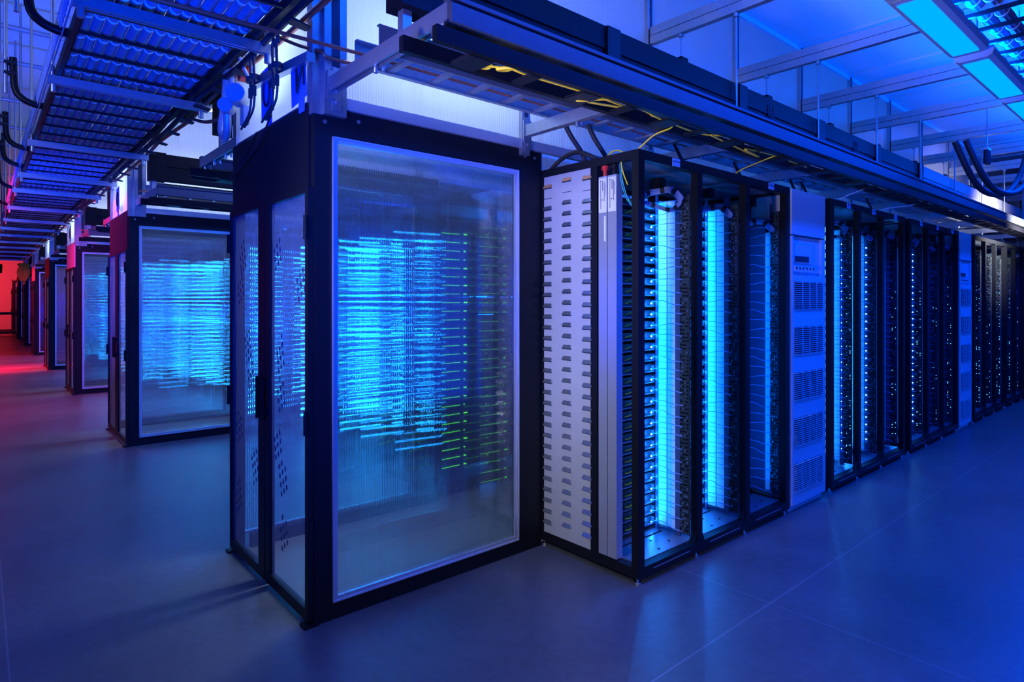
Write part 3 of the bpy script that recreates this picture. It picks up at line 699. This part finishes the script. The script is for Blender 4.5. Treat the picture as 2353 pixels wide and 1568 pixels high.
# ------------------------------------------------------------------ overhead services along the rack rows
def overhead(k, side, xs, x1, name, full):
    """brackets, busway, raceway and ladder tray hung on the wall of enclosure k; side 0 faces the camera"""
    yw = Y0 + PITCH * k + (WID if side else 0); sg = 1 if side else -1
    def Yd(d): return yw + sg * d
    for i, x in enumerate(xs):
        s = MB(); a, b = sorted((Yd(.036), Yd(.985))); channel(s, 'y', a, b, x - .022, x + .022, 2.465, 2.53)
        s.box(x - .03, Yd(.034), 2.43, x + .03, Yd(.044), 2.56)
        for d in (.44, .70, .93): s.cyl((x, Yd(d), 2.44), (x, Yd(d), 2.47), .010, 6); s.cyl((x + .035, Yd(d), 2.455), (x + .035, Yd(d), 2.475), .008, 6)
        o = s.build('cantilever_bracket', M['galv']); tag(o, '%s steel bracket arm from the wall post, %s' % (['first', 'second', 'third', 'fourth', 'fifth', 'sixth', 'seventh', 'eighth', 'ninth', 'tenth'][i], name), 'bracket', 'bracket arms of the overhead services')
    x0 = xs[0] - .02
    s = MB(); a, b = sorted((Yd(.962), Yd(1.012))); s.box(x0, a, 2.455, x1, b, 2.52); s.box(x0, a, 2.535, x1, b, 2.548)
    s.box(x0, a + .008, 2.52, x1, b - .008, 2.535, 1)
    o = s.build('strut_channel', [M['strut'], M['slot']]); tag(o, 'long steel strut along the bracket ends, %s' % name, 'strut', 'long struts of the overhead services')
    def busrun(xa, xb, lab, m):
        t = thing('busway', (xa, Yd(.62), 2.65), lab, 'busway', 'busways over the rack rows'); h = .25
        MB().prism([(-.05 * sg, 0), (.05 * sg, 0), (.05 * sg, .10), (.042 * sg, .105), (.042 * sg, .13), (.05 * sg, .135), (.05 * sg, h), (-.05 * sg, h)], 'x', .02, xb - xa).build('casing', m, t)
        MB().prism([(-.06, -.01), (.06, -.01), (.06, h + .01), (-.06, h + .01)], 'x', .0, .14).build('end_cap', M['blackbus'], t)
        for x in xs:
            if xa <= x + .03 < xb: MB().box(x - xa - .02 + .03, -.02, -.119, x - xa + .05, .02, 0).build('standoff', M['galv'], t)
        return t
    if full: busrun(7.3, x1, 'paler grey length of the busway at the far end of the rack row', M['buspale'])
    t = busrun(x0, 7.28 if full else x1, 'long black power busway, %s' % name, M['blackbus'])
    h = .25
    if full:
        for j, x in enumerate((1.2, 2.5, 3.7, 4.9)): MB().box(x, -.064, .0, x + .10, -.051, h).build('joint_cover', M['black'], t)
        for x in (2.9, 4.4):
            q = MB()
            for m_ in range(5): q.box(x + m_ * .02, -.054, .12, x + m_ * .02 + .008, -.051, .2)
            q.build('vent', M['slot'], t)
    s = MB()
    for j, d in enumerate((.845, .995)):
        a, b = sorted((Yd(d - .014), Yd(d + .014)))
        s.box(x0 - .06 if j else x0 - .1, a, 2.375, x1, b, 2.43)
    t = thing('fibre_raceway', (0, 0, 0), 'black two-rail fibre raceway under the brackets, %s' % name, 'raceway', 'black fibre raceways')
    s.build('rail', M['blackbus'], t)
    n = 0; x = x0 + .1
    while x < min(x1, 12):
        a, b = sorted((Yd(.86), Yd(.98))); w_ = .05 if n % 2 else .11
        MB().box(x, a, 2.372, x + w_, b, 2.385).build('cross_bar', M['black'], t); x += .30; n += 1
    t = thing('ladder_tray', (0, 0, 0), 'steel ladder tray with copper cable beside the wall, %s' % name, 'ladder tray', 'steel ladder trays')
    for d in (.193, .413):
        a, b = sorted((Yd(d - .003), Yd(d + .003))); q = MB().box(x0 + .05, a, 2.545, x1, b, 2.662); a2, b2 = sorted((Yd(d), Yd(d + (.02 if d < .3 else -.02)))); q.box(x0 + .05, a2, 2.545, x1, b2, 2.551); q.box(x0 + .05, a2, 2.657, x1, b2, 2.662); q.build('side_rail', M['galv'], t)
    x = x0 + .2; r0 = None
    while x < min(x1, 11):
        a, b = sorted((Yd(.197), Yd(.409)))
        MB().box(x, a, 2.552, x + .035, b, 2.566).build('rung', M['galv'], t); x += .23
    s = MB().tube([(x0 - (.75 if full else 0), Yd(.18), 2.60), (x0 + .1, Yd(.25), 2.585), (x0 + .5, Yd(.27), 2.578), (x1, Yd(.27), 2.578)], .008, 6)
    o = s.build('copper_cable', M['copper']); tag(o, 'copper-coloured cable lying in the ladder tray, %s' % name, 'cable', 'copper cables in the ladder trays')
XS = [1.245 + 1.21 * i for i in range(10)]
overhead(0, 0, XS, 14.5, 'over the nearest rack row', True)
overhead(0, 1, XS[:3], 4.6, 'behind the nearest enclosure', False)
for k in range(1, 6):
    overhead(k, 0, XS[:3], 4.2 if k < 3 else 3.6, 'at the %s enclosure' % NTH[k], False)
    if k < 3: overhead(k, 1, XS[:3], 3.9, 'behind the %s enclosure' % NTH[k], False)

# yellow fibres in the nearest raceway
def wire(name, pts, r, m, label, cat='cable', group=None, n=6, sides=6):
    o = MB().tube(spline(pts, n), r, sides).build(name, M[m]); return tag(o, label, cat, group)
Yn = lambda d: Y0 - d
wire('fibre_cable', [(1.42, Yn(.95), 2.40), (1.38, Yn(.90), 2.41), (1.44, Yn(.87), 2.40), (1.56, Yn(.92), 2.40), (1.66, Yn(.93), 2.392), (2.0, Yn(.94), 2.392), (2.3, Yn(.92), 2.395)], .005, 'yellow', 'yellow fibre cable running from the raceway end', group='yellow fibre cables')
wire('fibre_cable', [(1.40, Yn(.93), 2.41), (1.37, Yn(.89), 2.40), (1.42, Yn(.86), 2.395), (1.5, Yn(.87), 2.40), (1.46, Yn(.93), 2.41), (1.40, Yn(.92), 2.405)], .005, 'yellow', 'yellow fibre coil at the raceway end', group='yellow fibre cables')
wire('fibre_cable', [(1.58, Yn(.96), 2.40), (1.52, Yn(.90), 2.395), (1.58, Yn(.88), 2.41), (1.62, Yn(.95), 2.42)], .008, 'yellow', 'thick yellow fibre clump beyond the first coil', group='yellow fibre cables')
wire('fibre_cable', [(2.3, Yn(.92), 2.392), (2.02, Yn(.88), 2.38), (2.0, Yn(.90), 2.372), (2.2, Yn(.96), 2.40), (2.5, Yn(.93), 2.39), (2.9, Yn(.90), 2.39), (3.1, Yn(.95), 2.40)], .005, 'yellow', 'yellow fibre cable looping under the middle of the raceway', group='yellow fibre cables')
wire('fibre_cable', [(2.45, Yn(.93), 2.39), (2.60, Yn(.93), 2.38), (2.66, Yn(.90), 2.375), (2.66, Yn(.80), 2.36), (2.63, Yn(.74), 2.31), (2.635, Yn(.71), 2.294)], .0045, 'yellow', 'yellow fibre dropping from the raceway onto the nearest rack', group='yellow fibre cables')
wire('fibre_cable', [(3.0, Yn(.92), 2.39), (3.4, Yn(.9), 2.37), (3.5, Yn(.93), 2.35), (3.3, Yn(.95), 2.36), (3.7, Yn(.92), 2.39), (4.2, Yn(.9), 2.39)], .005, 'yellow', 'yellow fibre loop hanging under the raceway beyond the first rack bays', group='yellow fibre cables')
wire('fibre_cable', [(3.72, Yn(.92), 2.39), (3.70, Yn(.85), 2.37), (3.62, Yn(.76), 2.32), (3.60, Yn(.72), 2.294)], .004, 'yellow', 'yellow fibre dropping onto the right bay of the nearest rack', group='yellow fibre cables')
wire('fibre_cable', [(5.3, Yn(.92), 2.39), (5.28, Yn(.85), 2.37), (5.2, Yn(.76), 2.32), (5.18, Yn(.72), 2.294)], .004, 'label', 'pale fibre dropping onto the second rack', group='pale fibre cables')
wire('fibre_cable', [(6.5, Yn(.92), 2.39), (6.4, Yn(.85), 2.36), (6.15, Yn(.76), 2.32), (6.05, Yn(.72), 2.294)], .004, 'label', 'pale fibre dropping between the second and third racks', group='pale fibre cables')
wire('fibre_cable', [(2.68, 2.30, 2.294), (2.66, 2.24, 2.32), (2.63, 2.17, 2.315), (2.616, 2.12, 2.296)], .004, 'yellow', 'short yellow fibre arching over the near rack top edge', group='yellow fibre cables')
wire('fibre_cable', [(2.622, 2.135, 2.245), (2.625, 2.125, 2.19), (2.64, 2.105, 2.12)], .004, 'yellow', 'short yellow fibre hanging at the near rack end opening', group='yellow fibre cables')
for j, dd in enumerate((0, .01)):
    wire('fibre_cable', [(2.63, 2.149 - dd, 2.246), (2.63, 2.145 - dd, 2.16), (2.64, 2.12 - dd, 2.06), (2.66, 2.085, 2.0 + dd), (2.68, 2.10, 2.03)], .0028, 'teal', 'teal fibre hanging at the near rack end, %s loop' % ['longer', 'shorter'][j], group='teal fibre cables')
for j, (x, y) in enumerate(((2.66, 2.50), (2.84, 2.47), (3.62, 2.40), (4.42, 2.42), (5.32, 2.42), (5.6, 2.44), (7.0, 2.4))):
    lab = ['first', 'second', 'third', 'fourth', 'fifth', 'sixth', 'seventh'][j]
    wire('power_cable', [(x - .08, y + .03, 2.55), (x - .05, y, 2.46), (x + .03, y - .02, 2.36), (x + .06, y - .02, 2.294)], .014 if j < 2 else .011, 'strap', '%s black power cable from the overhead tray into the rack tops' % lab, group='black power cables into the racks', sides=10)
wire('power_cable', [(2.66, 2.72, 2.294), (2.66, 2.62, 2.35), (2.66, 2.50, 2.37), (2.68, 2.40, 2.33), (2.72, 2.36, 2.294)], .014, 'strap', 'black power cable arching flat over the near rack top', group='black power cables into the racks', sides=10)
for j in range(2):
    q = -.085 * j
    wire('hose', [(6.9, 1.66 + q, 2.98), (7.05, 1.55 + q, 2.62), (7.4, 1.5 + q, 2.53), (8.1, 1.5 + q, 2.62), (8.5, 1.48 + q, 2.80), (8.62, 1.45 + q, 2.98), (8.72, 1.43 + q, 3.14), (9.1, 1.40 + q, 3.30)], .028, 'strap', 'thick black hose looping up beside the far busway, %s the wall' % ['nearer', 'further from'][j], 'hose', 'black hoses', sides=10)
t = thing('plug_connector', (7.295, 1.5, 2.80), 'pair of small black plugs hanging from a beam near the hoses', 'connector')
for dx in (-.035, .035): MB().cyl((dx, 0, 0), (dx, 0, .13), .022, 10).build('plug', M['black'], t)
MB().box(-.06, -.02, .13, .06, .02, .15).cyl((0, 0, .15), (0, 0, .53), .006, 6).build('hanger', M['galv'], t)

# ------------------------------------------------------------------ main aisle: cable tray, trapezes, rods
TX0, TX1, TZ = .36, 1.03, 2.80
t = thing('cable_tray', (0, 0, 0), 'wide black ladder tray full of cable bundles above the main aisle', 'cable tray')
TY0, TY1 = 1.75, 26.0
for x in (TX0 - .02, TX1 + .0): MB().box(x, TY0, TZ - .005, x + .022, TY1, TZ + .05).build('side_rail', M['black'], t, loc=(0, 0, 0))
r0 = None; y = TY0 + .1; nr = 0
while y < TY1:
    if r0 is None: r0 = MB().box(TX0 + .003, -.009, TZ, TX1 - .001, .009, TZ + .014).build('rung', M['black'], t, loc=(0, y, 0))
    else:
        c = r0.copy(); COL.objects.link(c); c.parent = t; c.location = (0, y, 0)
    y += .30; nr += 1
s = MB(); y = TY0 + .05                                            # wire loops of the outer basket side
while y < 14:
    s.tube([(TX0 - .05, y + .035 * math.cos(a), TZ + .10 + .055 * math.sin(a)) for a in [2 * PI * i / 10 for i in range(11)]], .004, 5); y += .075
for z in (TZ + .02, TZ + .10, TZ + .18): s.cyl((TX0 - .045, TY0, z), (TX0 - .045, TY1, z), .004, 5)
s.build('wire_side', M['bundle'], t)
bm = bundle_mesh(TY1 - TY0, .0232, [.25 + .30 * i for i in range(78)], 'tray_cable')
NB = 13
for i in range(NB):
    o = bpy.data.objects.new('tray_cable', bm); COL.objects.link(o); o.location = (TX0 + .03 + i * .051, TY0, TZ + .057 + (.004 if i % 2 else 0))
    tag(o, 'ribbed cable bundle in the main aisle tray, %s from the outer side' % ['first', 'second', 'third', 'fourth', 'fifth', 'sixth', 'seventh', 'eighth', 'ninth', 'tenth', 'eleventh', 'twelfth', 'thirteenth', 'fourteenth'][i], 'cable', 'cable bundles in the main aisle tray')
TRAP = [3.18, 4.42, 6.30, 7.98, 9.14, 10.9, 12.6, 14.1, 15.6, 17.4, 19.2, 21, 23, 25]
TR = ['first', 'second', 'third', 'fourth', 'fifth', 'sixth', 'seventh', 'eighth', 'ninth', 'tenth', 'eleventh', 'twelfth', 'thirteenth', 'fourteenth']
for i, y in enumerate(TRAP):
    xe = 1.155 if i != 2 else 1.38
    s = MB(); channel(s, 'x', .30, xe if i != 2 else 1.15, y - .02, y + .02, 2.745, 2.793)
    for x in (.33, 1.11): s.cyl((x, y, 2.70), (x, y, 2.744), .016, 6)
    o = s.build('trapeze_strut', M['galv']); tag(o, '%s cross strut carrying the main aisle cable tray, counted from the camera' % TR[i], 'strut', 'cross struts under the main aisle tray')
    for j, x in enumerate((.325, 1.105)):
        o = MB().cyl((x, y, 2.794), (x, y, 4.49), .010, 8).build('support_rod', M['galv']); tag(o, 'hanger rod at the %s end of the %s cross strut' % (['outer', 'inner'][j], TR[i]), 'rod', 'hanger rods of the main aisle tray')
    if 0 < i < 10:
        o = MB().cyl((-2, y, 4.24), (1.13, y, 4.24), .024, 10).build('ceiling_pipe', M['galv']); tag(o, 'grey pipe under the high ceiling above the %s cross strut' % TR[i], 'pipe', 'pipes under the high ceiling')
HK = [3.82, 5.38, 6.98, 7.9, 9.5, 11.2]
for i, y in enumerate(HK):
    t = thing('radius_bracket', (TX0 - .04, y, TZ + .05), '%s bent black bracket on the outer side of the cable tray' % TR[i], 'bracket', 'bent black brackets beside the tray')
    MB().tube(spline([(.03, 0, 0), (-.02, 0, 0), (-.09, .01, .03), (-.13, .02, .10), (-.14, .02, .30)], 6), .022, 10).build('bent_tube', M['blackbus'], t)
    MB().box(-.19, -.005, .18, -.12, .045, .20).box(-.19, -.005, .25, -.12, .045, .27).box(-.175, .022, .199, -.165, .042, .251).build('clamp', M['black'], t)
    o = MB().cyl((TX0 - .22, y + .02, 2.9), (TX0 - .22, y + .02, 4.49), .012, 8).build('support_rod', M['galv']); tag(o, 'rod beside the %s bent black bracket' % TR[i], 'rod', 'rods beside the bent brackets')
for i, (x, y) in enumerate(((-.15, 5.8), (.0, 8.2))):
    t = thing('sprinkler', (x, y, 4.2), ['brass sprinkler head below the high ceiling', 'farther brass sprinkler head below the high ceiling'][i], 'sprinkler'); MB().cyl((0, 0, 0), (0, 0, .3), .012, 8).build('pipe_drop', M['galv'], t); MB().cyl((0, 0, -.06), (0, 0, 0), .014, 8).cyl((0, 0, -.07), (0, 0, -.06), .04, 10).build('head', M['copper'], t)
# cables strapped to the inner rail of the tray
for j, (dx, r_, m_, nm) in enumerate(((.045, .018, 'strap', 'black'), (.098, .014, 'copper', 'copper-coloured'), (.07, .010, 'brown', 'brown'))):
    pts = [(TX1 + dx + .012 + .008 * math.sin(q * 1.9 + j), TY0 + q * .45, TZ - .0 + (.06 if j == 2 else 0) + .012 * math.sin(q * 1.3 + j * 2)) for q in range(54)]
    o = MB().tube(pts, r_, 8).build('feeder_cable', M[m_]); tag(o, '%s feeder cable along the inner edge of the main aisle tray' % nm, 'cable', 'feeder cables beside the tray')
tr = [q for q in COL.objects if q.name == 'cable_tray'][0]; r0 = None
for q in range(44):
    if r0 is None: r0 = MB().prism([(TX1 + .024, TZ - .012), (TX1 + .115, TZ - .025), (TX1 + .115, TZ - .019), (TX1 + .024, TZ + .0)], 'y', -.03, .03).build('cable_clamp', M['strap'], tr, loc=(0, TY0 + .2 + q * .4, -.036))
    elif min(abs(TY0 + .2 + q * .4 - v) for v in (3.18, 4.42, 6.30, 7.98, 9.14, 10.9, 12.6, 14.1, 15.6, 17.4, 19.2)) > .06: c = r0.copy(); COL.objects.link(c); c.parent = tr; c.location = (0, TY0 + .2 + q * .4, -.036)
wire('feeder_cable', [(1.09, 3.05, 2.80), (1.12, 2.98, 2.76), (1.15, 2.86, 2.70), (1.19, 2.72, 2.64), (1.28, 2.69, 2.61), (1.9, 2.56, 2.59)], .009, 'copper', 'copper-coloured cable crossing from the tray to the nearest corner post')
wire('feeder_cable', [(1.10, 4.9, 2.78), (1.13, 4.75, 2.77), (1.16, 4.5, 2.70), (1.18, 4.2, 2.66), (1.2, 3.95, 2.64)], .012, 'brown', 'brown cable drooping from the tray to the back of the nearest enclosure')

# ------------------------------------------------------------------ details on the end wall of the nearest enclosure
def sign(y, z0, z1, wd, letter, label):
    t = thing('paper_sign', (XF - .02, y, z0), label, 'sign', 'lettered blue paper signs'); h = z1 - z0
    MB().add([(0, 0, .0), (0, -wd, .02), (-.002, -wd + .01, h), (0, .012, h - .01), (.003, 0, 0), (.003, -wd, .02), (.001, -wd + .01, h), (.003, .012, h - .01)], [(0, 3, 2, 1), (4, 5, 6, 7), (0, 1, 5, 4), (2, 3, 7, 6), (1, 2, 6, 5), (3, 0, 4, 7)]).build('paper', M['paper'], t)
    s = MB()
    if letter == 'N':                                              # reads mirrored, as in the picture
        a, b = -wd * .42, -wd * .86; s.tube([(-.004, a, h * .82), (-.004, a - .005, h * .25)], .008, 6); s.tube([(-.004, a - .005, h * .25), (-.004, b, h * .92)], .008, 6); s.tube([(-.004, b, h * .92), (-.004, b - .004, h * .35)], .006, 6)
    else:
        s.tube([(-.004, -wd * .5 + wd * .26 * math.cos(q), h * .5 + h * .28 * math.sin(q)) for q in [2 * PI * i / 20 for i in range(21)]], .007, 6)
    s.build('letter', M['ink'], t)
    MB().box(-.005, -wd * .9, -.05, -.001, -wd * .55, .03).build('tape', M['paper'], t)
for k in range(3):
    dy = PITCH * k; nm = NTH[k]
    sign(2.965 + dy, 2.43, 2.64, .18, 'N', 'blue paper sign with a reversed letter N above the %s enclosure doors' % nm) if k == 0 else None
    sign(3.385 + dy, 2.46, 2.73, .18, 'O', 'blue paper sign with a letter O above the %s enclosure doors' % nm)
s = MB().prism([(XF - .055, 0), (XF - .015, 0), (XF - .015, .042), (XF - .055, .042)], 'y', 0, .78); s.v = [(x, y + 2.70, z + 2.575 + y * .105) for x, y, z in s.v]; o = s.build('wall_strut', M['galv']); tag(o, 'dark strut fixed across the nearest end wall panel', 'strut')
def gauge_pair(yc, label):
    t = thing('pressure_sensor', (XF - .06, yc, 2.615 + (yc - 3.05) * .1), label, 'sensor', 'copper sensor loops on the wall strut')
    for j, d in enumerate((0, -.055)):
        MB().cyl((-.02, d, 0), (-.02, d, .03), .024, 12).build('fitting', M['brown'], t)
        MB().tube(spline([(-.02, d, .03), (-.022, d, .12), (-.022, d - .01, .15), (-.024, d - .03, .15), (-.024, d - .035, .11)], 5), .007, 8).build('pipe_loop', M['brown'], t)
        MB().tube(spline([(-.02, d, 0), (-.02, d - .005, -.10), (-.02, d + .03, -.16), (-.018, d + .16, -.21)], 6), .006, 8).cyl((-.02, d, -.03), (-.02, d, -.08), .012, 8).build('drop_pipe', M['brown'], t)
gauge_pair(3.05, 'brown pipe loops with valves beside the reversed N sign')
gauge_pair(3.375, 'brown pipe loops with valves beside the nearest O sign')
t = thing('alarm_sounder', (XF - .05, 3.52, 2.58), 'grey double-drum alarm sounder above the nearest enclosure doors', 'alarm')
MB().cyl((-.085, -.06, .03), (-.03, .035, .03), .05, 24).build('large_drum', M['conduit'], t); MB().cyl((-.10, .06, -.01), (-.06, .13, -.01), .04, 24).build('small_drum', M['conduit'], t)
MB().box(-.03, -.03, -.12, .0, .03, -.02).build('mount', M['conduit'], t)
q = MB().tube(spline([(-.02, .30, .26), (-.03, .30, .08), (-.05, .30, -.08), (-.05, .24, -.15), (-.06, .16, -.12), (-.07, .12, -.03)], 8), .022, 10)
q.build('flexible_conduit', M['conduit'], t)
o = MB().cyl((XF - .05, 3.80, 2.70), (XF - .05, 3.80, 3.3), .02, 10).cyl((XF - .05, 3.80, 2.70), (XF - .05, 3.80, 2.75), .03, 10).build('conduit_riser', M['conduit']); tag(o, 'grey vertical conduit above the sounder', 'conduit')
o = MB().box(XF - .06, 3.60, 2.74, XF - .015, 3.66, 2.80).build('call_box', M['red']); tag(o, 'small red box beside the grey conduit', 'alarm box')
for j in range(2): wire('pale_cable', [(1.10 + j * .03, 3.62 - j * .03, 2.95), (1.10 + j * .03, 3.58 - j * .03, 2.84), (1.10 + j * .03, 3.46 - j * .03, 2.72), (1.10 + j * .03, 3.38 - j * .03, 2.66)], .008, 'label', '%s of two white cables drooping behind the sounder' % ['upper', 'lower'][j], group='white cables behind the sounder')
for j, yy in enumerate((3.1, 3.4)): wire('control_cable', [(XF - .07 + .03 * j, yy, 2.40 if j else 2.42), (XF - .06 + .03 * j, yy + .15, 2.35), (XF - .055 + .03 * j, yy + .3, 2.30), (XF - .05 + .03 * j, 3.86, 2.2)], .005, 'strap', 'thin dark cable sagging over the header panel, %s' % ['long', 'short'][j], group='dark cables over the header')
s = MB().box(1.075, 4.15, 2.82, 1.19, 4.95, 3.14); o = s.build('equipment_box', M['blackbus']); tag(o, 'big black box hanging behind the nearest enclosure', 'box')

# ------------------------------------------------------------------ far end of the main aisle
t = thing('cart', (1.0, 33.2, 0), 'dark cart standing at the red end of the main aisle', 'cart'); MB().box(-.7, -.3, .9, .3, .3, 1.0).build('top', M['furn'], t)
for x in (-.66, .26):
    for y in (-.26, .26): MB().box(x - .04, y - .04, 0, x + .04, y + .04, .9).build('leg', M['furn'], t)
MB().box(-.7, -.3, .12, .3, .3, .2).build('shelf', M['furn'], t)
s = MB(); rnd = random.Random(4)
for i in range(9): s.tube(spline([(.0 + rnd.uniform(-.25, .2), rnd.uniform(-.1, .1), .85), (rnd.uniform(-.3, .25), 0, .45), (rnd.uniform(-.12, .12), .0, rnd.uniform(-.05, .15))], 5), .07, 8, rs=None)
s.cyl((0, 0, .8), (0, 0, 1.13), .012, 6); o = s.build('hanging_bag', M['wrapyel'], loc=(1.05, 24.0, 2.10)); o.scale = (.6, .6, .6); tag(o, 'bunched yellow wrapping hanging under the tray at the far end', 'bag')
t = thing('dome_camera', (.55, 29.0, 2.5), 'dark dome camera near the red end wall', 'camera'); MB().cyl((0, 0, .1), (0, 0, .3), .12, 14).build('base', M['furn'], t); MB().ico((0, 0, .06), .13).build('dome', M['slot'], t)
